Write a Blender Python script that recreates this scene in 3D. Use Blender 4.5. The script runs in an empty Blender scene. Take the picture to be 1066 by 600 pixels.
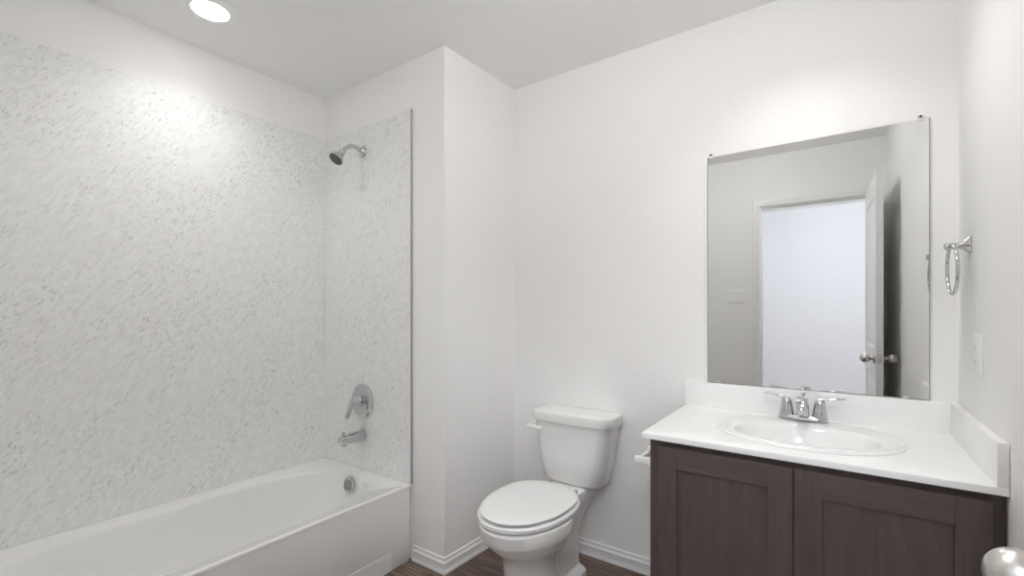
import bpy, bmesh, math, random
from mathutils import Vector, Matrix
random.seed(7)
C = bpy.context.scene.collection
S = bpy.context.scene
PI = math.pi

# ------------------------------------------------------------------ camera
cam = bpy.data.cameras.new('camera')
cam.sensor_width = 36.0
cam.lens = 475.28 / 1066 * 36.0
cam.shift_y = 24.5 / 1066
cam.clip_start = 0.02
cam_o = bpy.data.objects.new('camera', cam)
cam_o.location = (0, 0, 1.2097)
cam_o.rotation_euler = (PI / 2, 0, math.radians(35.107))
C.objects.link(cam_o)
S.camera = cam_o

# ------------------------------------------------------------------ light and exposure
TUB_BEAM, VANITY_BEAM = 8.0, 12.0   # watts of the two round downlights
TUB_LIGHT = 14.0        # radiance of the round lens over the tub
VANITY_LIGHT = 3.5     # radiance of the round lens over the vanity
DOME_FILL = 14.5       # radiance of the unseen fill globe added to the bathroom ceiling
HALL_FILL = 54.0        # radiance of the unseen fill globe added in the hall
WARM = (1.0, 0.988, 0.968)
COOL = (0.88, 0.92, 1.0)
S.view_settings.view_transform = 'Standard'
S.view_settings.look = 'None'
S.view_settings.gamma = 1.0
S.view_settings.use_curve_mapping = False
S.view_settings.exposure = 0.78
S.cycles.max_bounces = 16
S.cycles.diffuse_bounces = 10
S.cycles.glossy_bounces = 8
S.cycles.sample_clamp_indirect = 6.0
S.cycles.caustics_reflective = False
w = bpy.data.worlds.new('world')
S.world = w
w.use_nodes = True
w.node_tree.nodes['Background'].inputs[0].default_value = (0.8, 0.85, 0.9, 1)
w.node_tree.nodes['Background'].inputs[1].default_value = 0.3

# ------------------------------------------------------------------ room measures (metres)
H = 2.44
XL = -2.4146            # long wall beside the tub
YP = 1.5454             # wall with the shower head
YB = 2.0786             # wall with the mirror
XJ, XJ2 = -1.4675, -1.445
YD = 0.042              # door wall, inner face
OX0, OX1 = -0.472, 0.205  # door opening
OH = 2.035
YH = -2.3              # far wall of the hall
def xr(y): return 0.338 - 0.0135 * (YB - y)

# ------------------------------------------------------------------ materials
def mat(name, col, rough=0.5, metal=0.0, spec=0.5, coat=0.0):
    m = bpy.data.materials.new(name)
    m.use_nodes = True
    b = m.node_tree.nodes['Principled BSDF']
    b.inputs['Base Color'].default_value = (*col, 1)
    b.inputs['Roughness'].default_value = rough
    b.inputs['Metallic'].default_value = metal
    b.inputs['Specular IOR Level'].default_value = spec
    b.inputs['Coat Weight'].default_value = coat
    b.inputs['Coat Roughness'].default_value = 0.08
    return m
def nd(m, t, **kw):
    n = m.node_tree.nodes.new(t)
    for k, v in kw.items():
        if k in n.inputs: n.inputs[k].default_value = v
        else: setattr(n, k, v)
    return n
def lk(m, a, ao, b, bi): m.node_tree.links.new(a.outputs[ao], b.inputs[bi])
def bsdf(m): return m.node_tree.nodes['Principled BSDF']
def coords(m, scale=(1, 1, 1), rot=(0, 0, 0)):
    tc = nd(m, 'ShaderNodeTexCoord')
    mp = nd(m, 'ShaderNodeMapping')
    mp.inputs['Scale'].default_value = scale
    mp.inputs['Rotation'].default_value = rot
    lk(m, tc, 'Object', mp, 'Vector')
    return mp
def bump(m, src, out, strength, dist):
    bp = nd(m, 'ShaderNodeBump')
    bp.inputs['Strength'].default_value = strength
    bp.inputs['Distance'].default_value = dist
    lk(m, src, out, bp, 'Height')
    lk(m, bp, 'Normal', bsdf(m), 'Normal')
def ramp(m, src, out, stops):
    r = nd(m, 'ShaderNodeValToRGB')
    e = r.color_ramp.elements
    e[0].position, e[0].color = stops[0][0], (*stops[0][1], 1)
    e[1].position, e[1].color = stops[-1][0], (*stops[-1][1], 1)
    for p, c in stops[1:-1]:
        k = e.new(p); k.color = (*c, 1)
    lk(m, src, out, r, 'Fac')
    return r

def paint(name, col, rough, strength):
    m = mat(name, col, rough, spec=0.3)
    mp = coords(m)
    n = nd(m, 'ShaderNodeTexNoise', Scale=95.0, Detail=3.0, Roughness=0.55)
    lk(m, mp, 'Vector', n, 'Vector')
    bump(m, n, 'Fac', strength, 0.004)
    return m
M_wall = paint('wall_paint', (0.90, 0.897, 0.89), 0.62, 0.32)
M_ceil = paint('ceiling_paint', (0.90, 0.897, 0.888), 0.8, 0.12)
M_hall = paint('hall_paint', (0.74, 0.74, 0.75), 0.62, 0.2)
M_trim = mat('trim_paint', (0.86, 0.86, 0.855), 0.3)
M_door = mat('door_paint', (0.84, 0.84, 0.835), 0.35)
M_acryl = mat('tub_acrylic', (0.86, 0.86, 0.855), 0.14, coat=0.3)
M_porc = mat('porcelain', (0.84, 0.838, 0.83), 0.1, coat=0.4)
M_seat = mat('seat_plastic', (0.84, 0.838, 0.832), 0.22)
M_counter = mat('cultured_marble', (0.91, 0.91, 0.905), 0.28)
M_sink = mat('sink_porcelain', (0.87, 0.87, 0.865), 0.08, coat=0.4)
M_chrome = mat('chrome', (0.62, 0.62, 0.63), 0.07, 1.0)
M_nickel = mat('satin_nickel', (0.66, 0.635, 0.605), 0.34, 1.0)
M_nozzle = mat('rubber_nozzles', (0.12, 0.12, 0.125), 0.5)
M_dark = mat('dark_gap', (0.02, 0.02, 0.02), 0.7)
M_plastic = mat('white_plastic', (0.90, 0.90, 0.89), 0.3)
M_slot = mat('slot_grey', (0.42, 0.42, 0.42), 0.5)
M_alu = mat('panel_trim_grey', (0.42, 0.42, 0.415), 0.4, 0.3)
M_mirror = mat('silvered_glass', (0.81, 0.815, 0.805), 0.0, 1.0)
M_clip = mat('clear_clip', (0.75, 0.75, 0.75), 0.2)
M_carpet = paint('hall_carpet', (0.62, 0.58, 0.53), 0.95, 0.6)
M_caulk = mat('caulk', (0.85, 0.85, 0.84), 0.5)

def panel_mat():
    m = mat('flecked_marble_panel', (0.8, 0.8, 0.8), 0.42, spec=0.35)
    tc = nd(m, 'ShaderNodeTexCoord')
    # streaks run up at about fifty degrees on either wall: u = x + y, v = z
    sep = nd(m, 'ShaderNodeSeparateXYZ'); lk(m, tc, 'Object', sep, 'Vector')
    ad = nd(m, 'ShaderNodeMath', operation='ADD'); lk(m, sep, 'X', ad, 0); lk(m, sep, 'Y', ad, 1)
    cb = nd(m, 'ShaderNodeCombineXYZ'); lk(m, ad, 'Value', cb, 'X'); lk(m, sep, 'Z', cb, 'Y')
    mp = nd(m, 'ShaderNodeMapping')
    mp.vector_type = 'TEXTURE'
    mp.inputs['Rotation'].default_value = (0, 0, math.radians(52))
    mp.inputs['Scale'].default_value = (3.0, 1.0, 1.0)
    lk(m, cb, 'Vector', mp, 'Vector')
    n1 = nd(m, 'ShaderNodeTexNoise', Scale=125.0, Detail=3.0, Roughness=0.6, Distortion=0.5)
    n2 = nd(m, 'ShaderNodeTexNoise', Scale=6.5, Detail=4.0, Roughness=0.6)
    n3 = nd(m, 'ShaderNodeTexNoise', Scale=58.0, Detail=4.0, Roughness=0.65)
    for n in (n1, n2, n3): lk(m, mp, 'Vector', n, 'Vector')
    fl = ramp(m, n1, 'Fac', [(0.545, (0, 0, 0)), (0.68, (1, 1, 1))])
    mask = ramp(m, n2, 'Fac', [(0.38, (0.12, 0.12, 0.12)), (0.62, (1, 1, 1))])
    mul = nd(m, 'ShaderNodeMath', operation='MULTIPLY')
    lk(m, fl, 'Color', mul, 0); lk(m, mask, 'Color', mul, 1)
    cl = ramp(m, n3, 'Fac', [(0.34, (0.80, 0.803, 0.80)), (0.58, (0.88, 0.883, 0.88))])
    mx = nd(m, 'ShaderNodeMix', data_type='RGBA')
    lk(m, mul, 'Value', mx, 'Factor')
    lk(m, cl, 'Color', mx, 6)
    mx.inputs[7].default_value = (0.53, 0.53, 0.525, 1)
    lk(m, mx, 2, bsdf(m), 'Base Color')
    return m
M_panel = panel_mat()

def wood_mat(name, dark, light, axis, rough=0.42):
    m = mat(name, dark, rough, spec=0.35)
    sc = {'x': (5, 60, 60), 'z': (60, 60, 5)}[axis]
    mp = coords(m, sc)
    n = nd(m, 'ShaderNodeTexNoise', Scale=1.0, Detail=7.0, Roughness=0.62, Distortion=0.5)
    lk(m, mp, 'Vector', n, 'Vector')
    r = ramp(m, n, 'Fac', [(0.36, dark), (0.66, light)])
    lk(m, r, 'Color', bsdf(m), 'Base Color')
    return m
M_wood_v = wood_mat('espresso_wood_upright', (0.084, 0.063, 0.057), (0.108, 0.082, 0.074), 'z')
M_wood_h = wood_mat('espresso_wood_level', (0.084, 0.063, 0.057), (0.108, 0.082, 0.074), 'x')

def floor_mat():
    m = mat('wood_plank_vinyl', (0.1, 0.07, 0.055), 0.45, spec=0.35)
    mp = coords(m, (1, 1, 1), (0, 0, 0))
    br = nd(m, 'ShaderNodeTexBrick', Scale=1.0)
    br.offset = 0.37
    br.inputs['Color1'].default_value = (0.110, 0.079, 0.064, 1)
    br.inputs['Color2'].default_value = (0.165, 0.122, 0.100, 1)
    br.inputs['Mortar'].default_value = (0.03, 0.022, 0.018, 1)
    br.inputs['Mortar Size'].default_value = 0.0012
    br.inputs['Brick Width'].default_value = 1.22
    br.inputs['Row Height'].default_value = 0.152
    lk(m, mp, 'Vector', br, 'Vector')
    mp2 = coords(m, (2.2, 40, 1))
    n = nd(m, 'ShaderNodeTexNoise', Scale=1.4, Detail=8.0, Roughness=0.66, Distortion=1.1)
    lk(m, mp2, 'Vector', n, 'Vector')
    r = ramp(m, n, 'Fac', [(0.34, (0.36, 0.34, 0.32)), (0.5, (1.0, 0.98, 0.95)), (0.66, (2.1, 2.02, 1.95))])
    mx = nd(m, 'ShaderNodeMix', data_type='RGBA', blend_type='MULTIPLY')
    mx.inputs['Factor'].default_value = 1.0
    lk(m, br, 'Color', mx, 6); lk(m, r, 'Color', mx, 7)
    lk(m, mx, 2, bsdf(m), 'Base Color')
    return m
M_floor = floor_mat()

def emit(name, col, strength):
    m = bpy.data.materials.new(name); m.use_nodes = True
    nt = m.node_tree; nt.nodes.clear()
    e = nt.nodes.new('ShaderNodeEmission'); o = nt.nodes.new('ShaderNodeOutputMaterial')
    e.inputs[0].default_value = (*col, 1); e.inputs[1].default_value = strength
    nt.links.new(e.outputs[0], o.inputs[0])
    return m

# ------------------------------------------------------------------ helpers
ROOT = {}
def thing(name, label, cat, loc, rotz=0, group=None):
    o = bpy.data.objects.new(name, None); C.objects.link(o)
    o.empty_display_size = 0.1
    o.location = loc; o.rotation_euler = (0, 0, rotz)
    o['label'] = label; o['category'] = cat
    if group: o['group'] = group
    ROOT[o.name] = Vector(loc)
    return o
def obj(name, bm, m, parent=None, local=False, smooth=None, label=None):
    bmesh.ops.remove_doubles(bm, verts=bm.verts, dist=1e-6)
    bmesh.ops.recalc_face_normals(bm, faces=bm.faces)
    me = bpy.data.meshes.new(name)
    base = ROOT[parent.name] if parent else Vector((0, 0, 0))
    if parent and not local: bmesh.ops.translate(bm, verts=bm.verts, vec=-base)
    bm.to_mesh(me); bm.free()
    me.materials.append(m)
    o = bpy.data.objects.new(name, me); C.objects.link(o)
    if smooth is not None:
        for p in me.polygons: p.use_smooth = True
        if smooth < 180: me.set_sharp_from_angle(angle=math.radians(smooth))
    if parent:
        o.parent = parent
        ROOT[o.name] = base
    if label: o['label'] = label
    return o
def struct(name, bm, m, parent=None, smooth=None):
    o = obj(name, bm, m, parent, smooth=smooth)
    if not parent: o['kind'] = 'structure'
    return o
def B(): return bmesh.new()
def box(bm, x0, x1, y0, y1, z0, z1, bev=0.0, seg=2):
    vs = [bm.verts.new((x, y, z)) for x in (x0, x1) for y in (y0, y1) for z in (z0, z1)]
    q = [(0, 1, 3, 2), (4, 6, 7, 5), (0, 4, 5, 1), (2, 3, 7, 6), (0, 2, 6, 4), (1, 5, 7, 3)]
    fs = [bm.faces.new([vs[i] for i in f]) for f in q]
    if bev:
        es = list({e for f in fs for e in f.edges})
        bmesh.ops.bevel(bm, geom=es, offset=bev, segments=seg, profile=0.5, affect='EDGES')
def prism(bm, poly, z0, z1):
    a = [bm.verts.new((x, y, z0)) for x, y in poly]
    b = [bm.verts.new((x, y, z1)) for x, y in poly]
    n = len(poly)
    bm.faces.new(a); bm.faces.new(b)
    for i in range(n): bm.faces.new((a[i], a[(i + 1) % n], b[(i + 1) % n], b[i]))
def loft(bm, rings, cap0=True, cap1=True):
    vr = [[bm.verts.new(p) for p in r] for r in rings]
    n = len(vr[0])
    for a, b in zip(vr, vr[1:]):
        for i in range(n): bm.faces.new((a[i], a[(i + 1) % n], b[(i + 1) % n], b[i]))
    if cap0: bm.faces.new(vr[0])
    if cap1: bm.faces.new(vr[-1])
    return vr
def frame_of(d):
    d = Vector(d).normalized()
    up = Vector((0, 0, 1)) if abs(d.z) < 0.95 else Vector((1, 0, 0))
    u = d.cross(up).normalized(); v = u.cross(d).normalized()
    return u, v
def lathe(bm, prof, org, axis, n=40, cap0=True, cap1=True):
    """prof: (distance along the axis, radius)"""
    org = Vector(org); ax = Vector(axis).normalized(); u, v = frame_of(ax)
    rings = []
    for t, r in prof:
        r = max(r, 1e-4)
        rings.append([org + ax * t + (u * math.cos(2 * PI * i / n) + v * math.sin(2 * PI * i / n)) * r for i in range(n)])
    loft(bm, rings, cap0, cap1)
def tube(bm, pts, rad, n=16, closed=False):
    pts = [Vector(p) for p in pts]; k = len(pts)
    if not isinstance(rad, (list, tuple)): rad = [rad] * k
    rings = []; u = None
    for i in range(k):
        a = pts[(i - 1) % k] if (closed or i) else pts[i]
        b = pts[(i + 1) % k] if (closed or i < k - 1) else pts[i]
        d = (b - a).normalized()
        if u is None: u, v = frame_of(d)
        else:
            u = (u - d * u.dot(d)).normalized(); v = d.cross(u).normalized()
        rings.append([pts[i] + (u * math.cos(2 * PI * j / n) + v * math.sin(2 * PI * j / n)) * rad[i] for j in range(n)])
    if closed:
        loft(bm, rings + [rings[0]], False, False)
    else: loft(bm, rings)
def smooth_path(pts, n=8):
    P = [Vector(p) for p in pts]; out = []
    for i in range(len(P) - 1):
        p0 = P[i - 1] if i else P[i]; p1 = P[i]; p2 = P[i + 1]; p3 = P[i + 2] if i + 2 < len(P) else P[i + 1]
        for k in range(n):
            t = k / n
            out.append(0.5 * ((2 * p1) + (p2 - p0) * t + (2 * p0 - 5 * p1 + 4 * p2 - p3) * t * t + (3 * p1 - p0 - 3 * p2 + p3) * t ** 3))
    out.append(P[-1]); return out
def soft_profile(prof, n=5):
    return [(p.x, max(p.y, 0.0)) for p in smooth_path([(t, r, 0) for t, r in prof], n)]
def sup(a, e): return math.copysign(abs(a) ** (2.0 / e), a)
def ring_super(cx, cy, a, b, z, e, n):
    return [(cx + a * sup(math.cos(2 * PI * i / n), e), cy + b * sup(math.sin(2 * PI * i / n), e), z) for i in range(n)]

# ------------------------------------------------------------------ the room
bm = B(); box(bm, -2.55, 0.5, YD - 0.09, 2.2, -0.08, 0.0); struct('floor', bm, M_floor)
bm = B(); box(bm, -2.55, 1.3, -2.45, YD - 0.09, -0.08, 0.0); struct('floor_hall', bm, M_carpet)
bm = B(); box(bm, -2.55, 1.3, -2.45, 2.2, H, H + 0.1); struct('ceiling', bm, M_ceil)
bm = B(); box(bm, -2.55, XL, YD, YB + 0.12, 0, H); struct('wall_left', bm, M_wall)
bm = B(); prism(bm, [(XL, YP), (XJ, YP), (XJ2, YB), (XJ2, YB + 0.12), (XL, YB + 0.12)], 0, H); struct('wall_alcove', bm, M_wall)
bm = B(); box(bm, XJ2, 0.5, YB, YB + 0.12, 0, H); struct('wall_back', bm, M_wall)
bm = B(); prism(bm, [(xr(YD - 0.112), YD - 0.112), (1.3, YD - 0.112), (1.3, YD), (0.5, YD), (0.5, YB), (xr(YB), YB)], 0, H); struct('wall_right', bm, M_wall)
bm = B()
box(bm, -2.55, OX0 - 0.018, YD - 0.112, YD, 0, H)
box(bm, OX1 + 0.018, xr(YD), YD - 0.112, YD, 0, H)
box(bm, OX0 - 0.018, OX1 + 0.018, YD - 0.112, YD, OH + 0.018, H)
struct('wall_front', bm, M_wall)
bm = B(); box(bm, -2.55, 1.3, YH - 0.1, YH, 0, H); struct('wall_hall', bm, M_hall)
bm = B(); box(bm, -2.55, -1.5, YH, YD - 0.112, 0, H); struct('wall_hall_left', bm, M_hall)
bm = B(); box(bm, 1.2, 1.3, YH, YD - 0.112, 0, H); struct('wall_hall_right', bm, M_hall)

# door frame: jambs, stops and moulded casing
bm = B()
box(bm, OX0 - 0.018, OX0, YD - 0.112, YD, 0, OH)
box(bm, OX1, OX1 + 0.018, YD - 0.112, YD, 0, OH)
box(bm, OX0 - 0.018, OX1 + 0.018, YD - 0.112, YD, OH, OH + 0.018)
box(bm, OX0, OX0 + 0.01, YD - 0.075, YD - 0.04, 0, OH)
box(bm, OX1 - 0.01, OX1, YD - 0.075, YD - 0.04, 0, OH)
box(bm, OX0 + 0.01, OX1 - 0.01, YD - 0.075, YD - 0.04, OH - 0.01, OH)
struct('trim_1', bm, M_trim)
bm = B()
CP = [(0.004, 0.0), (0.004, 0.009), (0.012, 0.0135), (0.026, 0.0115), (0.034, 0.0135), (0.048, 0.0135), (0.057, 0.010), (0.057, 0.0)]
ring_pts = []
for o_, d_ in CP:
    ring_pts.append([(OX0 - o_, YD + d_, 0.0), (OX0 - o_, YD + d_, OH + o_), (OX1 + o_, YD + d_, OH + o_), (OX1 + o_, YD + d_, 0.0)])
vv = [[bm.verts.new(p) for p in r] for r in ring_pts]
for i in range(len(vv)):
    a, b = vv[i], vv[(i + 1) % len(vv)]
    for k in range(3): bm.faces.new((a[k], a[k + 1], b[k + 1], b[k]))
bm.faces.new([r[0] for r in vv]); bm.faces.new([r[3] for r in vv])
struct('trim_2', bm, M_trim)

# baseboards, mitred
BP = [(0, 0), (0.014, 0), (0.014, 0.010), (0.0115, 0.014), (0.0115, 0.019), (0.0105, 0.021), (0.0105, 0.043), (0.0125, 0.046), (0.0125, 0.050),
      (0.0075, 0.057), (0.0055, 0.064), (0.0065, 0.067), (0.005, 0.072), (0.0, 0.074)]
def baseboards(path, names):
    P = [Vector((x, y)) for x, y in path]; n = len(P)
    nor = []
    for i in range(n - 1):
        d = (P[i + 1] - P[i]).normalized(); nor.append(Vector((d.y, -d.x)))
    off = []
    for i in range(n):
        if i == 0: off.append(nor[0])
        elif i == n - 1: off.append(nor[-1])
        else:
            m_ = (nor[i - 1] + nor[i]).normalized(); off.append(m_ / m_.dot(nor[i]))
    for i in range(n - 1):
        bm = B()
        loft(bm, [[(P[k].x + off[k].x * (t + 0.0002), P[k].y + off[k].y * (t + 0.0002), z) for t, z in BP] for k in (i, i + 1)])
        struct(names[i], bm, M_trim)
baseboards([(-1.672, YP), (XJ, YP), (XJ2, YB), (-0.507, YB)], ['baseboard_alcove', 'baseboard_side', 'baseboard_back'])
baseboards([(xr(1.49), 1.49), (xr(YD), YD), (OX1 + 0.058, YD)], ['baseboard_right', 'baseboard_front'])
baseboards([(OX0 - 0.058, YD), (-1.66, YD)], ['baseboard_door'])

# ------------------------------------------------------------------ bathtub
XT0, XT1, YT0, YT1, ZT = XL + 0.002, -1.683, YD + 0.002, YP - 0.002, 0.366
tub = thing('bathtub', 'long white alcove bathtub with a plain front apron', 'bathtub', (-2.05, 0.79, 0))
N = 160
tcx, tcy = -2.045, 0.80
def rect_ring(x0, x1, y0, y1, z, r=0.0):
    """points of a rounded rectangle seen from the tub's centre at the angles the oval rings use"""
    out = []
    for i in range(N):
        a = 2 * PI * i / N
        # direction of the matching oval point so that quads stay straight
        dx, dy = 0.30 * sup(math.cos(a), 3.2), 0.66 * sup(math.sin(a), 3.2)
        s = 1e9
        if dx > 1e-9: s = min(s, (x1 - tcx) / dx)
        if dx < -1e-9: s = min(s, (x0 - tcx) / dx)
        if dy > 1e-9: s = min(s, (y1 - tcy) / dy)
        if dy < -1e-9: s = min(s, (y0 - tcy) / dy)
        out.append([tcx + dx * s, tcy + dy * s, z])
    for cx_, cy_ in ((x0, y0), (x0, y1), (x1, y0), (x1, y1)):   # snap the nearest point to each corner
        k = min(range(N), key=lambda j: (out[j][0] - cx_) ** 2 + (out[j][1] - cy_) ** 2)
        out[k][0], out[k][1] = cx_, cy_
    return [tuple(p) for p in out]
rings = [rect_ring(XT0, XT1, YT0, YT1, ZT - 0.014),
         rect_ring(XT0, XT1, YT0, YT1, ZT - 0.008),
         rect_ring(XT0, XT1 - 0.002, YT0, YT1, ZT - 0.002),
         rect_ring(XT0, XT1 - 0.008, YT0, YT1, ZT),
         rect_ring(XT0 + 0.022, XT1 - 0.022, YT0 + 0.022, YT1 - 0.022, ZT),
         rect_ring(XT0 + 0.028, XT1 - 0.028, YT0 + 0.028, YT1 - 0.028, ZT - 0.004)]
def oval(dx0, dx1, dy0, dy1, z, e=3.2):
    x0, x1, y0, y1 = -2.335 + dx0, -1.757 - dx1, 0.13 + dy0, 1.472 - dy1
    return ring_super((x0 + x1) / 2, (y0 + y1) / 2, (x1 - x0) / 2, (y1 - y0) / 2, z, e, N)
rings += [oval(-0.006, -0.006, -0.006, -0.006, ZT - 0.005), oval(0.0, 0.0, 0.0, 0.0, ZT - 0.009), oval(0.006, 0.006, 0.006, 0.003, ZT - 0.022),
          oval(0.02, 0.02, 0.05, 0.012, ZT - 0.10), oval(0.045, 0.045, 0.14, 0.04, ZT - 0.20), oval(0.07, 0.07, 0.22, 0.075, ZT - 0.27, 3.0),
          oval(0.10, 0.10, 0.28, 0.115, ZT - 0.305, 2.8), oval(0.16, 0.16, 0.36, 0.19, ZT - 0.316, 2.6)]
bm = B(); loft(bm, rings, False, True)
obj('tub_shell', bm, M_acryl, tub, smooth=40)
bm = B()
box(bm, XT1 - 0.030, XT1 - 0.002, YT0, YT1 - 0.016, 0.0, ZT - 0.0135, 0.002)
box(bm, XT1 - 0.034, XT1 - 0.014, YT1 - 0.018, YT1, 0.0, ZT - 0.0135)
a_ = XT1 - 0.004
# the lower skirt stands a little proud and ends in a sloping tip
poly = [(YT0 + 0.02, 0.088), (1.452, 0.088), (1.462, 0.082), (1.462, 0.0), (YT0 + 0.02, 0.0)]
v0 = [bm.verts.new((a_, y, z)) for y, z in poly]
v1 = [bm.verts.new((a_ + 0.0042, y - (0.09 if y > 1 else 0), z - (0.004 if z > 0.05 else 0))) for y, z in poly]
bm.faces.new(v0); bm.faces.new(v1)
for i in range(5): bm.faces.new((v0[i], v0[(i + 1) % 5], v1[(i + 1) % 5], v1[i]))
obj('apron', bm, M_acryl, tub, smooth=30)
# overflow cover with slots
ax = Vector((0, -1, 0.16)).normalized(); oc = Vector((-2.056, 1.466, 0.306))
bm = B(); lathe(bm, [(-0.004, 0.040), (0.014, 0.041), (0.018, 0.040), (0.020, 0.036), (0.020, 0.0)], oc, ax, 40)
ov = obj('overflow_cover', bm, M_chrome, tub, smooth=40, label='chrome overflow cover')
uu, vv_ = Vector((1, 0, 0)), ax.cross(Vector((1, 0, 0))).normalized()
for k in range(-3, 4):
    hw_ = math.sqrt(0.033 ** 2 - (k * 0.0075) ** 2)
    c0 = oc + ax * 0.0201 + vv_ * (k * 0.0075)
    pts = [c0 - uu * hw_ - vv_ * 0.0016, c0 + uu * hw_ - vv_ * 0.0016, c0 + uu * hw_ + vv_ * 0.0016, c0 - uu * hw_ + vv_ * 0.0016]
    bm = B(); lo = [bm.verts.new(p) for p in pts]; hi = [bm.verts.new(p + ax * 0.0006) for p in pts]
    bm.faces.new(lo); bm.faces.new(hi)
    for i in range(4): bm.faces.new((lo[i], lo[(i + 1) % 4], hi[(i + 1) % 4], hi[i]))
    obj('slot', bm, M_dark, ov)
bm = B(); lathe(bm, [(0, 0.034), (0.004, 0.033), (0.005, 0.028), (0.003, 0.02), (0.003, 0.0)], (-2.056, 1.17, ZT - 0.3155), (0, 0, 1), 32)
obj('drain', bm, M_chrome, tub, smooth=40)

# ------------------------------------------------------------------ shower surround panels
p1 = thing('wall_panel', 'wide flecked grey-white marble panel on the long wall above the bathtub', 'wall panel', (XL, 0.79, ZT))
bm = B(); box(bm, XL + 0.0005, XL + 0.007, YD + 0.002, YP - 0.008, ZT + 0.001, 2.205, 0.001, 1); obj('panel_sheet', bm, M_panel, p1)
p2 = thing('wall_panel', 'narrow flecked marble panel behind the shower head and tub spout', 'wall panel', (-2.04, YP, ZT))
bm = B(); box(bm, XL + 0.0075, -1.686, YP - 0.007, YP - 0.0005, ZT + 0.001, 2.198, 0.001, 1); obj('panel_sheet', bm, M_panel, p2)
bm = B(); box(bm, -1.686, -1.679, YP - 0.010, YP - 0.0005, ZT + 0.001, 2.199, 0.001, 1); obj('edge_trim', bm, M_alu, p2, label='thin grey upright edge strip')
bm = B(); tube(bm, [(XL + 0.009, YP - 0.009, ZT + 0.002), (XL + 0.009, YP - 0.009, 2.195)], 0.003, 8); obj('caulk_line', bm, M_caulk, p2)

# ------------------------------------------------------------------ shower head, valve and spout
SX = -2.056; YW = YP - 0.007
sh = thing('wall_shower', 'chrome shower head on a curved arm high on the narrow marble panel', 'shower head', (SX, YW, 2.065))
bm = B(); lathe(bm, [(0, 0.031), (0.004, 0.031), (0.010, 0.026), (0.014, 0.014), (0.016, 0.011)], (SX, YW, 2.062), (0, -1, 0)); obj('escutcheon', bm, M_chrome, sh, smooth=40)
arm = smooth_path([(SX, YW - 0.01, 2.062), (SX, YW - 0.04, 2.074), (SX, YW - 0.075, 2.074), (SX, YW - 0.105, 2.052), (SX, YW - 0.125, 2.030)], 8)
bm = B(); tube(bm, arm, 0.0105, 18); obj('arm', bm, M_chrome, sh, smooth=60)
hd = Vector((0, -0.62, -0.80)).normalized(); h0 = Vector((SX, YW - 0.120, 2.036))
bm = B(); lathe(bm, [(0, 0.012), (0.006, 0.017), (0.018, 0.018), (0.024, 0.0155), (0.030, 0.019), (0.052, 0.030), (0.064, 0.037), (0.070, 0.038), (0.073, 0.036), (0.071, 0.033), (0.071, 0.0)], h0, hd)
hs = obj('shower_head', bm, M_chrome, sh, smooth=35)
bm = B(); lathe(bm, [(0.0712, 0.033), (0.0725, 0.033), (0.0725, 0.0)], h0, hd)
u_, v_ = frame_of(hd)
for r_, k_ in ((0.009, 6), (0.018, 12), (0.027, 18)):
    for i in range(k_):
        c_ = h0 + (u_ * math.cos(2 * PI * i / k_) + v_ * math.sin(2 * PI * i / k_)) * r_
        lathe(bm, [(0.0725, 0.0018), (0.0745, 0.0012)], c_, hd, 8)
obj('spray_face', bm, M_nozzle, hs, smooth=35, label='dark grey spray face')

va = thing('shower_valve', 'round chrome shower valve with a hanging lever, between shower head and tub spout', 'shower valve', (SX, YW, 0.735))
vc = Vector((SX, YW, 0.735))
bm = B(); lathe(bm, [(0, 0.088), (0.004, 0.088), (0.009, 0.083), (0.013, 0.066), (0.014, 0.05), (0.014, 0.0)], vc, (0, -1, 0), 56); obj('escutcheon', bm, M_chrome, va, smooth=40)
bm = B(); lathe(bm, [(0.014, 0.030), (0.030, 0.029), (0.034, 0.025), (0.050, 0.024), (0.054, 0.022), (0.068, 0.022), (0.072, 0.018), (0.072, 0)], vc, (0, -1, 0)); hb = obj('hub', bm, M_chrome, va, smooth=40)
bm = B()
pr = []
for t, wd, th in ((0.0, 0.015, 0.010), (0.25, 0.0165, 0.009), (0.6, 0.0155, 0.0075), (0.9, 0.014, 0.006), (1.0, 0.010, 0.004)):
    c_ = vc + Vector((-0.012 * t, -0.062 - 0.030 * t, 0.012 - 0.095 * t))
    pr.append([c_ + Vector((wd * sup(math.cos(2 * PI * i / 20), 3), th * sup(math.sin(2 * PI * i / 20), 3), 0)) for i in range(20)])
loft(bm, pr); obj('lever', bm, M_chrome, va, smooth=50)

sp = thing('tub_spout', 'chrome tub spout with a pull-up diverter under the round valve', 'tub spout', (SX, YW, 0.548))
bm = B(); rr = []
for t, w_, h_, dz in ((0, 0.030, 0.030, 0), (0.006, 0.030, 0.030, 0), (0.03, 0.0285, 0.028, 0), (0.09, 0.0265, 0.024, 0.001), (0.13, 0.0255, 0.022, 0.0), (0.137, 0.024, 0.020, -0.001), (0.139, 0.020, 0.016, -0.001)):
    rr.append([(SX + w_ * sup(math.cos(2 * PI * i / 32), 2.5), YW - t, 0.548 + dz + h_ * sup(math.sin(2 * PI * i / 32), 2.5)) for i in range(32)])
loft(bm, rr)
lathe(bm, [(0, 0.017), (0.012, 0.016), (0.012, 0.0)], (SX, YW - 0.117, 0.530), (0, 0, -1), 24)
obj('spout_body', bm, M_chrome, sp, smooth=40)
bm = B(); lathe(bm, [(0, 0.004), (0.012, 0.004), (0.014, 0.0075), (0.020, 0.0075), (0.022, 0.005), (0.022, 0)], (SX, YW - 0.118, 0.568), (0, 0, 1), 20); obj('diverter_knob', bm, M_chrome, sp, smooth=40)

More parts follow.
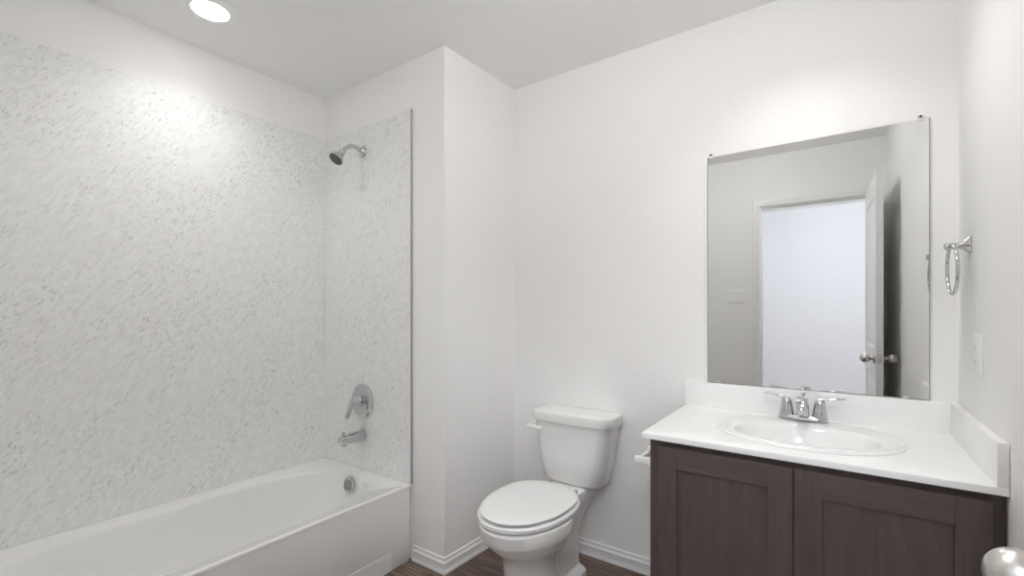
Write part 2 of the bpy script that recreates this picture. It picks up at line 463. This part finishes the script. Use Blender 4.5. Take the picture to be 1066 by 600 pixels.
# ------------------------------------------------------------------ ceiling lights and added fill globes
def downlight(x, y, label, watts, glow, angle):
    t = thing('ceiling_light', label, 'ceiling light', (x, y, H))
    bm = B(); lathe(bm, [(0, 0.098), (0.003, 0.098), (0.006, 0.090), (0.007, 0.078), (0.006, 0.0665), (0.002, 0.0655), (0, 0.0655)], (x, y, H - 0.0003), (0, 0, -1), 56, False, False)
    obj('trim_ring', bm, M_plastic, t, smooth=50)
    bm = B(); lathe(bm, [(0.0, 0.065), (0.004, 0.065), (0.006, 0.060), (0.007, 0.045), (0.0075, 0.0)], (x, y, H - 0.0003), (0, 0, -1), 48)
    obj('lens', bm, emit('light_lens', WARM, glow), t, label='glowing white lens')
    ld = bpy.data.lights.new('lamp', 'SPOT')        # the lamp's own downward beam
    ld.energy = watts; ld.color = WARM; ld.spot_size = math.radians(angle); ld.spot_blend = 1.0; ld.shadow_soft_size = 0.05
    lo = bpy.data.objects.new('lamp', ld); C.objects.link(lo); lo.parent = t; lo.location = (0, 0, -0.02)
    return t
def ceiling_fill(name, x, y, r, label, col, strength):  # out-of-view globe, added only as fill light
    t = thing(name, label, 'ceiling light', (x, y, H))
    bm = B(); lathe(bm, [(0, 0.085), (0.010, 0.085), (0.018, 0.078), (0.022, 0.060), (0.034, 0.056), (0.034, 0.0)], (x, y, H - 0.0003), (0, 0, -1), 48)
    obj('canopy', bm, M_plastic, t, smooth=40)
    a0 = math.asin(0.052 / r)
    bm = B(); lathe(bm, [(0.0345 + 0.82 * r * (math.cos(a0) - math.cos(a0 + (PI - a0) * k / 16)), r * math.sin(a0 + (PI - a0) * k / 16)) for k in range(17)], (x, y, H - 0.0003), (0, 0, -1), 40)
    obj('fill_glow', bm, emit(name + '_globe', col, strength), t, smooth=180, label='glowing globe added as fill light')
    return t
downlight(-2.075, 0.815, 'round white recessed ceiling light glowing above the bathtub', TUB_BEAM, TUB_LIGHT, 140)
downlight(-0.09, 1.68, 'round white recessed ceiling light over the vanity sink', VANITY_BEAM, VANITY_LIGHT, 118)
ceiling_fill('ceiling_fill', -0.55, 1.0, 0.115, 'unseen fill globe added in the middle of the bathroom ceiling', WARM, DOME_FILL)  # added fill: brightens ceiling and walls evenly
ceiling_fill('hall_fill', 0.12, -0.72, 0.125, 'unseen fill globe added on the hall ceiling outside the door', COOL, HALL_FILL)  # added fill: shines through the doorway onto the lower room

# ------------------------------------------------------------------ toilet
TX = -1.022
toilet = thing('toilet', 'white two-piece toilet with closed lid, beside the dark vanity', 'toilet', (TX, 1.75, 0))
def key_ring(z, yf, ym, hf, yb, hb, yk, cx=TX, n=28):
    """egg front, narrower straight back: a horizontal outline of the bowl"""
    L = []
    for i in range(n + 1):
        a = PI / 2 * i / n
        L.append((hf * math.sin(a), ym - (ym - yf) * math.cos(a)))
    for i in range(1, 15):
        t = i / 14; y = ym + (yb - ym) * t
        q = min(1.0, (y - ym) / max(1e-6, yk - ym)); q = q * q * (3 - 2 * q)
        L.append((hf + (hb - hf) * q, y))
    return [(cx + x, y, z) for x, y in L] + [(cx - x, y, z) for x, y in reversed(L[1:])]
rg = [key_ring(0.0, 1.465, 1.60, 0.116, 1.91, 0.096, 1.8), key_ring(0.024, 1.465, 1.60, 0.116, 1.91, 0.096, 1.8), key_ring(0.040, 1.468, 1.60, 0.114, 1.905, 0.086, 1.8),
      key_ring(0.052, 1.470, 1.60, 0.112, 1.90, 0.066, 1.72), key_ring(0.13, 1.468, 1.60, 0.110, 1.90, 0.060, 1.72), key_ring(0.20, 1.455, 1.60, 0.113, 1.905, 0.060, 1.73),
      key_ring(0.235, 1.440, 1.59, 0.123, 1.92, 0.064, 1.75), key_ring(0.27, 1.405, 1.585, 0.144, 1.95, 0.070, 1.77), key_ring(0.305, 1.367, 1.58, 0.164, 1.99, 0.076, 1.79),
      key_ring(0.329, 1.358, 1.58, 0.164, 2.01, 0.082, 1.81), key_ring(0.334, 1.340, 1.58, 0.181, 2.025, 0.088, 1.82), key_ring(0.342, 1.336, 1.58, 0.183, 2.03, 0.090, 1.82),
      key_ring(0.382, 1.333, 1.58, 0.185, 2.035, 0.094, 1.82), key_ring(0.3885, 1.337, 1.58, 0.182, 2.033, 0.091, 1.82), key_ring(0.391, 1.345, 1.58, 0.174, 2.025, 0.083, 1.82)]
bm = B(); loft(bm, rg); obj('bowl', bm, M_porc, toilet, smooth=32)
def egg(z, yf, yb, hw, k=0.56, n=96):
    ym = yf + (yb - yf) * k; out = []
    for i in range(n):
        a = 2 * PI * i / n; ca, sa = math.cos(a), math.sin(a); e = 2.05 if sa < 0 else 2.7
        L_ = (ym - yf) if sa < 0 else (yb - ym)
        out.append((TX - 0.004 + hw * sup(ca, e), ym + L_ * sup(sa, e), z))
    return out
bm = B()
sr_ = [egg(0.3995, 1.339, 1.80, 0.178), egg(0.4005, 1.333, 1.80, 0.184), egg(0.412, 1.333, 1.80, 0.184), egg(0.4165, 1.338, 1.80, 0.179),
       egg(0.4165, 1.40, 1.72, 0.12), egg(0.411, 1.405, 1.715, 0.115), egg(0.3995, 1.405, 1.715, 0.115)]
loft(bm, sr_ + [sr_[0]], False, False)
seat = obj('seat', bm, M_seat, toilet, smooth=40)
bm = B(); loft(bm, [egg(0.4245, 1.346, 1.794, 0.170), egg(0.4252, 1.343, 1.795, 0.173), egg(0.431, 1.342, 1.796, 0.174), egg(0.4345, 1.347, 1.792, 0.169), egg(0.437, 1.365, 1.78, 0.152), egg(0.4385, 1.44, 1.74, 0.09)])
lid = obj('seat_lid', bm, M_seat, toilet, smooth=40)
for s in (-1, 1):
    bm = B(); box(bm, TX + s * 0.07 - 0.022, TX + s * 0.07 + 0.022, 1.793, 1.835, 0.3915, 0.421, 0.006, 3); obj('hinge', bm, M_seat, toilet, smooth=40)
KX = -1.020
def tank_ring(z, hw, yf, yb, r, bow=0.012):
    """flat back, round front corners, faintly bowed front"""
    L = [(0, yf - bow)]
    n = 10
    for i in range(1, 7):
        x = (hw - r) * i / 6
        L.append((x, yf - bow * (1 - (x / hw) ** 2)))
    y0 = L[-1][1]
    for i in range(1, n + 1):
        a = PI / 2 * i / n
        L.append((hw - r + r * math.sin(a), y0 + r * (1 - math.cos(a))))
    L.append((hw, yb - 0.03)); 
    for i in range(1, 6):
        a = PI / 2 * i / 5
        L.append((hw - 0.018 * (1 - math.cos(a)), yb - 0.03 + 0.03 * math.sin(a)))
    return [(KX + x, y, z) for x, y in L] + [(KX - x, y, z) for x, y in reversed(L[1:])]
bm = B(); loft(bm, [tank_ring(0.3935, 0.135, 1.945, 2.035, 0.045), tank_ring(0.397, 0.150, 1.925, 2.05, 0.055), tank_ring(0.410, 0.160, 1.917, 2.056, 0.06), tank_ring(0.50, 0.176, 1.912, 2.06, 0.062),
                    tank_ring(0.60, 0.191, 1.909, 2.062, 0.064), tank_ring(0.678, 0.201, 1.907, 2.064, 0.065)])
obj('tank', bm, M_porc, toilet, smooth=38)
bm = B(); loft(bm, [tank_ring(0.6785, 0.205, 1.902, 2.067, 0.066), tank_ring(0.682, 0.212, 1.895, 2.069, 0.069), tank_ring(0.708, 0.214, 1.892, 2.070, 0.070), tank_ring(0.723, 0.211, 1.896, 2.068, 0.068),
                    tank_ring(0.731, 0.202, 1.908, 2.060, 0.062), tank_ring(0.733, 0.185, 1.925, 2.045, 0.05)])
obj('tank_lid', bm, M_porc, toilet, smooth=35)
bm = B(); lathe(bm, [(0, 0.014), (0.010, 0.014), (0.015, 0.010), (0.015, 0)], (KX - 0.150, 1.903, 0.642), (-0.1, -1, 0), 20)
tube(bm, smooth_path([(KX - 0.148, 1.888, 0.642), (KX - 0.168, 1.880, 0.649), (KX - 0.188, 1.876, 0.651), (KX - 0.212, 1.877, 0.650)], 5), [0.0095] * 8 + [0.010, 0.0105, 0.0105, 0.0105, 0.010, 0.009, 0.0075, 0.004], 14)
obj('flush_lever', bm, M_plastic, toilet, smooth=60)
for s in (-1, 1):
    bm = B(); lathe(bm, [(0, 0.016), (0.008, 0.015), (0.015, 0.010), (0.017, 0.004), (0.017, 0)], (TX + s * 0.091, 1.72, 0.037), (s * 0.2, 0, 1), 20); obj('bolt_cap', bm, M_plastic, toilet, smooth=60)

# ------------------------------------------------------------------ vanity cabinet
CX0, CX1, CY = -0.503, 0.328, 1.525
van = thing('vanity_cabinet', 'dark espresso wood vanity cabinet with two shaker doors', 'cabinet', ((CX0 + CX1) / 2, 1.8, 0))
for x0, x1 in ((CX0, CX0 + 0.016), (CX1 - 0.016, CX1)):
    bm = B(); poly = [(2.070, 0.0), (2.070, 0.786), (CY + 0.0185, 0.786), (CY + 0.0185, 0.105), (CY + 0.07, 0.105), (CY + 0.07, 0.0)]
    loft(bm, [[(x0, y, z) for y, z in poly], [(x1, y, z) for y, z in poly]]); obj('side_panel', bm, M_wood_v, van)
bm = B()
box(bm, CX0, CX0 + 0.040, CY, CY + 0.0182, 0.105, 0.786); box(bm, CX1 - 0.040, CX1, CY, CY + 0.0182, 0.105, 0.786)
box(bm, CX0 + 0.040, CX1 - 0.040, CY, CY + 0.0182, 0.740, 0.786); box(bm, CX0 + 0.040, CX1 - 0.040, CY, CY + 0.0182, 0.105, 0.145)
box(bm, -0.111, -0.071, CY, CY + 0.0182, 0.145, 0.740)
ff = obj('face_frame', bm, M_wood_v, van)
bm = B(); box(bm, CX0 + 0.0162, CX1 - 0.0162, CY + 0.0185, 2.060, 0.110, 0.126); obj('bottom_panel', bm, M_wood_v, van)
bm = B(); box(bm, CX0 + 0.0162, CX1 - 0.0162, CY + 0.070, CY + 0.085, 0.0, 0.109); obj('toe_kick', bm, M_wood_h, van)
def cab_door(x0, x1, z0, z1, st, lab):
    yf, yb = CY - 0.020, CY - 0.0005
    bm = B()
    box(bm, x0, x0 + st, yf, yb, z0, z1, 0.0005, 1); box(bm, x1 - st, x1, yf, yb, z0, z1, 0.0005, 1)
    box(bm, x0 + st, x1 - st, yb - 0.004, yb, z0, z1)
    d = obj('door', bm, M_wood_v, van, label=lab)
    for za, zb in ((z1 - st - 0.006, z1), (z0, z0 + st + 0.006)):
        bm = B(); box(bm, x0 + st, x1 - st, yf, yb - 0.0042, za, zb, 0.0004, 1); obj('rail', bm, M_wood_h, d)
    bm = B(); box(bm, x0 + st, x1 - st, yf + 0.0075, yb - 0.0042, z0 + st + 0.006, z1 - st - 0.006); obj('door_panel', bm, M_wood_v, d)
cab_door(-0.472, -0.0925, 0.125, 0.768, 0.061, None)
cab_door(-0.0895, 0.304, 0.125, 0.768, 0.065, None)

# ------------------------------------------------------------------ vanity top with splashes
top = thing('countertop', 'glossy white vanity countertop with raised back and side splash', 'countertop', (-0.09, 1.8, 0.787))
VX0, VY0, VZ0, VZ1 = -0.526, 1.502, 0.7865, 0.805
SCX, SCY = -0.083, 1.785
bm = B()
NN = 120
def edge_pt(a):
    dx, dy = 0.25 * math.cos(a), 0.20 * math.sin(a); s = 1e9
    x1 = xr(1.8) - 0.001
    if dx > 1e-9: s = min(s, (x1 - SCX) / dx)
    if dx < -1e-9: s = min(s, (VX0 - SCX) / dx)
    if dy > 1e-9: s = min(s, (YB - 0.001 - SCY) / dy)
    if dy < -1e-9: s = min(s, (VY0 - SCY) / dy)
    return [SCX + dx * s, SCY + dy * s]
ep = [edge_pt(2 * PI * i / NN) for i in range(NN)]
for cx_, cy_ in ((VX0, VY0), (VX0, YB - 0.001), (xr(VY0), VY0), (xr(YB), YB - 0.001)):
    k = min(range(NN), key=lambda j: (ep[j][0] - cx_) ** 2 + (ep[j][1] - cy_) ** 2); ep[k] = [cx_, cy_]
for p in ep:
    if p[0] > 0.3: p[0] = min(max(p[0], xr(p[1]) - 0.001), xr(p[1]) - 0.001) if p[0] > xr(1.5) - 0.012 else p[0]
hole = [(SCX + 0.248 * math.cos(2 * PI * i / NN), SCY + 0.203 * math.sin(2 * PI * i / NN)) for i in range(NN)]
def inset(p, d): return (max(VX0 + d, p[0]), max(VY0 + d, p[1]))
rs = [[(x, y, VZ0) for x, y in hole], [(x, y, VZ0) for x, y in ep], [(x, y, VZ1 - 0.003) for x, y in ep],
      [(*inset(p, 0.001), VZ1 - 0.001) for p in ep], [(*inset(p, 0.003), VZ1) for p in ep], [(x, y, VZ1) for x, y in hole]]
loft(bm, rs + [rs[0]], False, False)
obj('slab', bm, M_counter, top, smooth=30)
bm = B(); box(bm, VX0, xr(YB) - 0.001, YB - 0.020, YB - 0.0005, VZ1 + 0.0002, 0.908, 0.002); obj('backsplash', bm, M_counter, top, smooth=30)
bm = B()
y0, y1 = VY0, YB - 0.0205
prism(bm, [(xr(y0) - 0.021, y0), (xr(y0) - 0.001, y0), (xr(y1) - 0.001, y1), (xr(y1) - 0.021, y1)], VZ1 + 0.0002, 0.908)
bmesh.ops.bevel(bm, geom=list(bm.edges), offset=0.002, segments=2, profile=0.5, affect='EDGES')
obj('side_splash', bm, M_counter, top, smooth=30)

# ------------------------------------------------------------------ sink
sink = thing('sink', 'oval white drop-in sink set in the vanity countertop', 'sink', (SCX, SCY, VZ1))
def el(a, b, dy, z, n=96): return [(SCX + a * math.cos(2 * PI * i / n), SCY + dy + b * math.sin(2 * PI * i / n), z) for i in range(n)]
bm = B()
loft(bm, [el(0.244, 0.199, 0, 0.780), el(0.246, 0.201, 0, VZ1 + 0.0005), el(0.262, 0.217, 0, VZ1 + 0.0005), el(0.263, 0.218, 0, 0.809), el(0.260, 0.215, 0, 0.813), el(0.253, 0.208, 0, 0.8155), el(0.243, 0.198, -0.002, 0.8162),
          el(0.218, 0.166, -0.014, 0.8125), el(0.205, 0.150, -0.021, 0.8105), el(0.198, 0.143, -0.023, 0.806), el(0.190, 0.136, -0.024, 0.792), el(0.172, 0.122, -0.023, 0.752), el(0.138, 0.098, -0.020, 0.712),
          el(0.085, 0.062, -0.015, 0.690), el(0.030, 0.028, -0.012, 0.683), el(0.022, 0.022, -0.012, 0.680)], False, True)
obj('basin', bm, M_sink, sink, smooth=45)
bm = B(); lathe(bm, [(0, 0.029), (0.003, 0.028), (0.004, 0.022), (0.002, 0.018), (0.006, 0.014), (0.008, 0.010), (0.008, 0)], (SCX, SCY - 0.012, 0.684), (0, 0, 1), 32); obj('drain', bm, M_chrome, sink, smooth=40)

# ------------------------------------------------------------------ faucet
FX, FY, FZ = -0.0895, 1.972, 0.8165
fa = thing('faucet', 'chrome two-handle faucet on the back rim of the sink', 'faucet', (FX, FY, FZ))
bm = B(); rr = []
for z, g in ((0.0, 0.0), (0.008, 0.0), (0.014, -0.003), (0.016, -0.006)):
    rr.append([(FX + (0.077 + g) * sup(math.cos(2 * PI * i / 48), 4.5), FY + (0.025 + g) * sup(math.sin(2 * PI * i / 48), 3.5), FZ + z) for i in range(48)])
loft(bm, rr); obj('base_plate', bm, M_chrome, fa, smooth=40)
for s in (-1, 1):
    hx = FX + s * 0.051
    bm = B(); lathe(bm, [(0.014, 0.0245), (0.030, 0.0225), (0.0305, 0.020), (0.032, 0.020), (0.0325, 0.0215), (0.060, 0.0175), (0.072, 0.0155), (0.076, 0.012), (0.077, 0)], (hx, FY, FZ), (0, 0, 1), 36)
    hnd = obj('handle', bm, M_chrome, fa, smooth=35)
    bm = B(); rr = []
    for t, wd, th, dz in ((-0.012, 0.009, 0.0035, 0.074), (0.0, 0.012, 0.0045, 0.077), (0.02, 0.0115, 0.0042, 0.080), (0.045, 0.010, 0.0034, 0.083), (0.068, 0.0085, 0.0028, 0.0855), (0.076, 0.005, 0.002, 0.0862)):
        rr.append([(hx + s * t, FY + wd * sup(math.cos(2 * PI * i / 16), 2.6), FZ + dz + th * sup(math.sin(2 * PI * i / 16), 2.6)) for i in range(16)])
    loft(bm, rr); obj('lever', bm, M_chrome, hnd, smooth=50)
bm = B()
path = smooth_path([(FX, FY, FZ + 0.012), (FX, FY - 0.002, FZ + 0.045), (FX, FY - 0.014, FZ + 0.066), (FX, FY - 0.045, FZ + 0.076), (FX, FY - 0.085, FZ + 0.068), (FX, FY - 0.108, FZ + 0.050)], 6)
rr = []
for i, p in enumerate(path):
    a_, b_ = path[max(0, i - 1)], path[min(len(path) - 1, i + 1)]
    d_ = (b_ - a_).normalized(); nrm = Vector((1, 0, 0)).cross(d_).normalized(); f_ = i / (len(path) - 1)
    wd, th = 0.0195 - 0.004 * f_, 0.019 - 0.008 * f_
    rr.append([p + Vector((1, 0, 0)) * wd * sup(math.cos(2 * PI * k / 24), 6) + nrm * th * sup(math.sin(2 * PI * k / 24), 6) for k in range(24)])
loft(bm, rr)
ed = (path[-1] - path[-2]).normalized()
lathe(bm, [(-0.004, 0.011), (0.006, 0.011), (0.006, 0.008), (0.004, 0.0)], path[-1], ed, 20)
obj('spout', bm, M_chrome, fa, smooth=45)
bm = B(); lathe(bm, [(0.010, 0.003), (0.084, 0.003), (0.086, 0.006), (0.094, 0.0065), (0.096, 0.004), (0.096, 0)], (FX, FY + 0.020, FZ), (0, 0, 1), 16); obj('lift_rod', bm, M_chrome, fa, smooth=40)

# ------------------------------------------------------------------ mirror
MX0, MX1, MZ0, MZ1 = -0.4358, 0.2659, 0.9113, 1.8649
mir = thing('mirror', 'large frameless rectangular wall mirror above the vanity', 'mirror', ((MX0 + MX1) / 2, YB, MZ0))
bm = B(); box(bm, MX0, MX1, YB - 0.0056, YB - 0.0006, MZ0, MZ1); obj('glass', bm, M_mirror, mir)
e_ = 0.0022
M_edge = mat('glass_edge', (0.30, 0.33, 0.32), 0.15)
for x0, x1 in ((MX0 - e_, MX0 - 0.0001), (MX1 + 0.0001, MX1 + e_)):
    bm = B(); box(bm, x0, x1, YB - 0.0054, YB - 0.0006, MZ0, MZ1); obj('polished_edge', bm, M_edge, mir)
for x, z, s in ((MX0 + 0.012, MZ1, 1), (MX1 - 0.022, MZ1, 1), (MX0 + 0.045, MZ0, -1), (MX1 - 0.06, MZ0, -1)):
    bm = B(); box(bm, x - 0.008, x + 0.008, YB - 0.0085, YB - 0.006, z - (0.006 if s > 0 else 0.0), z + (0.014 if s > 0 else 0.006), 0.001, 1)
    if s > 0: box(bm, x - 0.008, x + 0.008, YB - 0.0065, YB - 0.0006, z + 0.001, z + 0.014, 0.001, 1)
    cl = obj('clip', bm, M_clip, mir)
    if s > 0:
        bm = B(); lathe(bm, [(0, 0.0042), (0.0015, 0.004), (0.0022, 0.0025), (0.0022, 0)], (x, YB - 0.0085, z + 0.009), (0, -1, 0), 14); obj('screw', bm, M_dark, cl, smooth=50)

# ------------------------------------------------------------------ towel ring, outlet, switch, paper holder
RY = 1.905; RX = xr(RY); RZ = 1.408
tr = thing('towel_ring', 'chrome towel ring on the right wall above the outlet', 'towel ring', (RX, RY, RZ))
bm = B(); rr = []
for t, s_ in ((0.0005, 0.026), (0.004, 0.026), (0.008, 0.022), (0.016, 0.0135), (0.030, 0.0095), (0.044, 0.0095), (0.052, 0.011), (0.056, 0.010), (0.058, 0.006)):
    rr.append([(RX - t, RY + s_ * sup(math.cos(2 * PI * i / 32), 6 if t < 0.01 else 3), RZ + s_ * sup(math.sin(2 * PI * i / 32), 6 if t < 0.01 else 3)) for i in range(32)])
loft(bm, rr); obj('post', bm, M_chrome, tr, smooth=35)
bm = B(); R_ = 0.076; tilt = 0.04
tube(bm, [(RX - 0.040 + tilt * (math.cos(2 * PI * i / 64) - 1) * R_ * -0.3, RY + R_ * math.sin(2 * PI * i / 64), RZ - R_ - 0.004 + 0.010 + R_ * math.cos(2 * PI * i / 64)) for i in range(64)], 0.0048, 14, True)
obj('ring', bm, M_chrome, tr, smooth=180)

OY = 1.778; OXw = xr(OY)
ou = thing('outlet', 'white electrical outlet with a plain plate on the right wall', 'outlet', (OXw, OY, 1.09))
bm = B(); box(bm, OXw - 0.007, OXw - 0.0004, OY - 0.036, OY + 0.036, 1.09 - 0.059, 1.09 + 0.059, 0.003, 3); obj('wall_plate', bm, M_plastic, ou, smooth=20)
bm = B(); box(bm, OXw - 0.0105, OXw - 0.0068, OY - 0.0165, OY + 0.0165, 1.09 - 0.033, 1.09 + 0.033, 0.0015, 2); rc = obj('receptacle', bm, M_plastic, ou, smooth=20)
for dz in (-0.019, 0.019):
    for dy in (-0.0065, 0.0065):
        bm = B(); box(bm, OXw - 0.0108, OXw - 0.0100, OY + dy - 0.001, OY + dy + 0.001, 1.09 + dz - 0.0035, 1.09 + dz + 0.0035); obj('slot', bm, M_slot, rc)
    bm = B(); lathe(bm, [(0, 0.0022), (0.0008, 0.0022)], (OXw - 0.0100, OY, 1.09 + dz - 0.0085), (-1, 0, 0), 10); obj('slot', bm, M_slot, rc)

sx_, sz_ = -0.645, 1.335
sw = thing('light_switch', 'white two-gang light switch by the door, seen in the mirror', 'light switch', (sx_, YD, sz_))
bm = B(); box(bm, sx_ - 0.058, sx_ + 0.058, YD + 0.0004, YD + 0.007, sz_ - 0.058, sz_ + 0.058, 0.003, 3); obj('wall_plate', bm, M_plastic, sw, smooth=20)
for s in (-1, 1):
    bm = B(); cxs = sx_ + s * 0.023
    prof = [(YD + 0.0068, sz_ - 0.033), (YD + 0.0105, sz_ - 0.033), (YD + 0.0095, sz_), (YD + 0.0115, sz_ + 0.033), (YD + 0.0068, sz_ + 0.033)]
    loft(bm, [[(cxs - 0.0165, y, z) for y, z in prof], [(cxs + 0.0165, y, z) for y, z in prof]]); obj('rocker', bm, M_plastic, sw)

ph = thing('toilet_paper_holder', 'empty white toilet paper holder on the side of the vanity', 'paper holder', (CX0, 1.65, 0.69))
for y in (1.568, 1.708):
    bm = B()
    box(bm, CX0 - 0.008, CX0 - 0.0005, y - 0.024, y + 0.024, 0.665, 0.713, 0.003, 2)
    rr = []
    for t, w_, h_ in ((0.007, 0.018, 0.017), (0.018, 0.013, 0.013), (0.04, 0.011, 0.012), (0.062, 0.011, 0.012), (0.068, 0.009, 0.010)):
        rr.append([(CX0 - t, y + w_ * sup(math.cos(2 * PI * i / 20), 4), 0.690 + h_ * sup(math.sin(2 * PI * i / 20), 4)) for i in range(20)])
    loft(bm, rr); obj('post', bm, M_plastic, ph, smooth=35)
bm = B(); lathe(bm, [(0, 0.006), (0.01, 0.009), (0.06, 0.009), (0.0605, 0.0105), (0.108, 0.0105), (0.118, 0.006)], (CX0 - 0.052, 1.579, 0.690), (0, 1, 0), 24); obj('roller', bm, M_plastic, ph, smooth=40)

# ------------------------------------------------------------------ door, standing open against the right wall
LW, LH, LT = 0.690, 2.024, 0.035
door = thing('door_1', 'white two-panel door standing open near the right wall', 'door', (0.186, 0.0595, 0.008), math.radians(88.5))
door['kind'] = 'structure'
bm = B()
st, zr = 0.112, [(0.0, 0.22), (0.82, 0.98), (1.90, LH)]
box(bm, 0, st, -LT, 0, 0, LH); box(bm, LW - st, LW, -LT, 0, 0, LH)
for z0, z1 in zr: box(bm, st, LW - st, -LT, 0, z0, z1)
for z0, z1 in ((0.22, 0.82), (0.98, 1.90)):
    box(bm, st, LW - st, -LT + 0.009, -0.009, z0, z1)
    for s in (0, 1):
        def Y(d): return (-d if s == 0 else -LT + d)
        r0 = [(st, z0), (LW - st, z0), (LW - st, z1), (st, z1)]
        def rg_(i_, d): return [(x + (i_ if k in (0, 3) else -i_), Y(d), z + (i_ if k in (0, 1) else -i_)) for k, (x, z) in enumerate(r0)]
        loft(bm, [rg_(0.0, 0.0), rg_(0.012, 0.0085)], False, False)
        loft(bm, [rg_(0.026, 0.0092), rg_(0.048, 0.0035)], False, True)
obj('door_leaf', bm, M_door, door, local=True)
KXl, KZ = LW - 0.060, 0.925
for s in (1, -1):
    y0 = 0.0 if s > 0 else -LT
    bm = B()
    lathe(bm, [(0.0003, 0.032), (0.004, 0.032), (0.008, 0.028), (0.011, 0.016)], (KXl, y0, KZ), (0, s, 0), 36)
    rose = obj('rose', bm, M_nickel, door, local=True, smooth=40)
    bm = B()
    lathe(bm, soft_profile([(0.008, 0.013), (0.018, 0.0115), (0.021, 0.0135), (0.026, 0.020), (0.033, 0.0255), (0.042, 0.0285), (0.051, 0.0280), (0.060, 0.0240), (0.0675, 0.0165), (0.0710, 0.0085), (0.072, 0)]), (KXl, y0, KZ), (0, s, 0), 40)
    obj('door_knob', bm, M_nickel, rose, local=True, smooth=60)
bm = B(); box(bm, LW + 0.0002, LW + 0.0016, -LT / 2 - 0.0127, -LT / 2 + 0.0127, KZ - 0.028, KZ + 0.028)
lp = obj('latch_plate', bm, M_nickel, door, local=True)
bm = B(); box(bm, LW + 0.0012, LW + 0.010, -LT / 2 - 0.006, -LT / 2 + 0.006, KZ - 0.008, KZ + 0.008, 0.002); obj('latch_bolt', bm, M_nickel, lp, local=True)
for z in (0.2, 1.0, 1.82):
    bm = B(); lathe(bm, [(-0.044, 0.0055), (0.044, 0.0055)], (-0.004, -LT - 0.004, z), (0, 0, 1), 14); obj('hinge', bm, M_nickel, door, local=True, smooth=40)
bm = B(); box(bm, OX0, OX0 + 0.0014, YD - 0.036, YD - 0.004, 0.925 - 0.028, 0.925 + 0.028); struct('trim_3', bm, M_nickel)
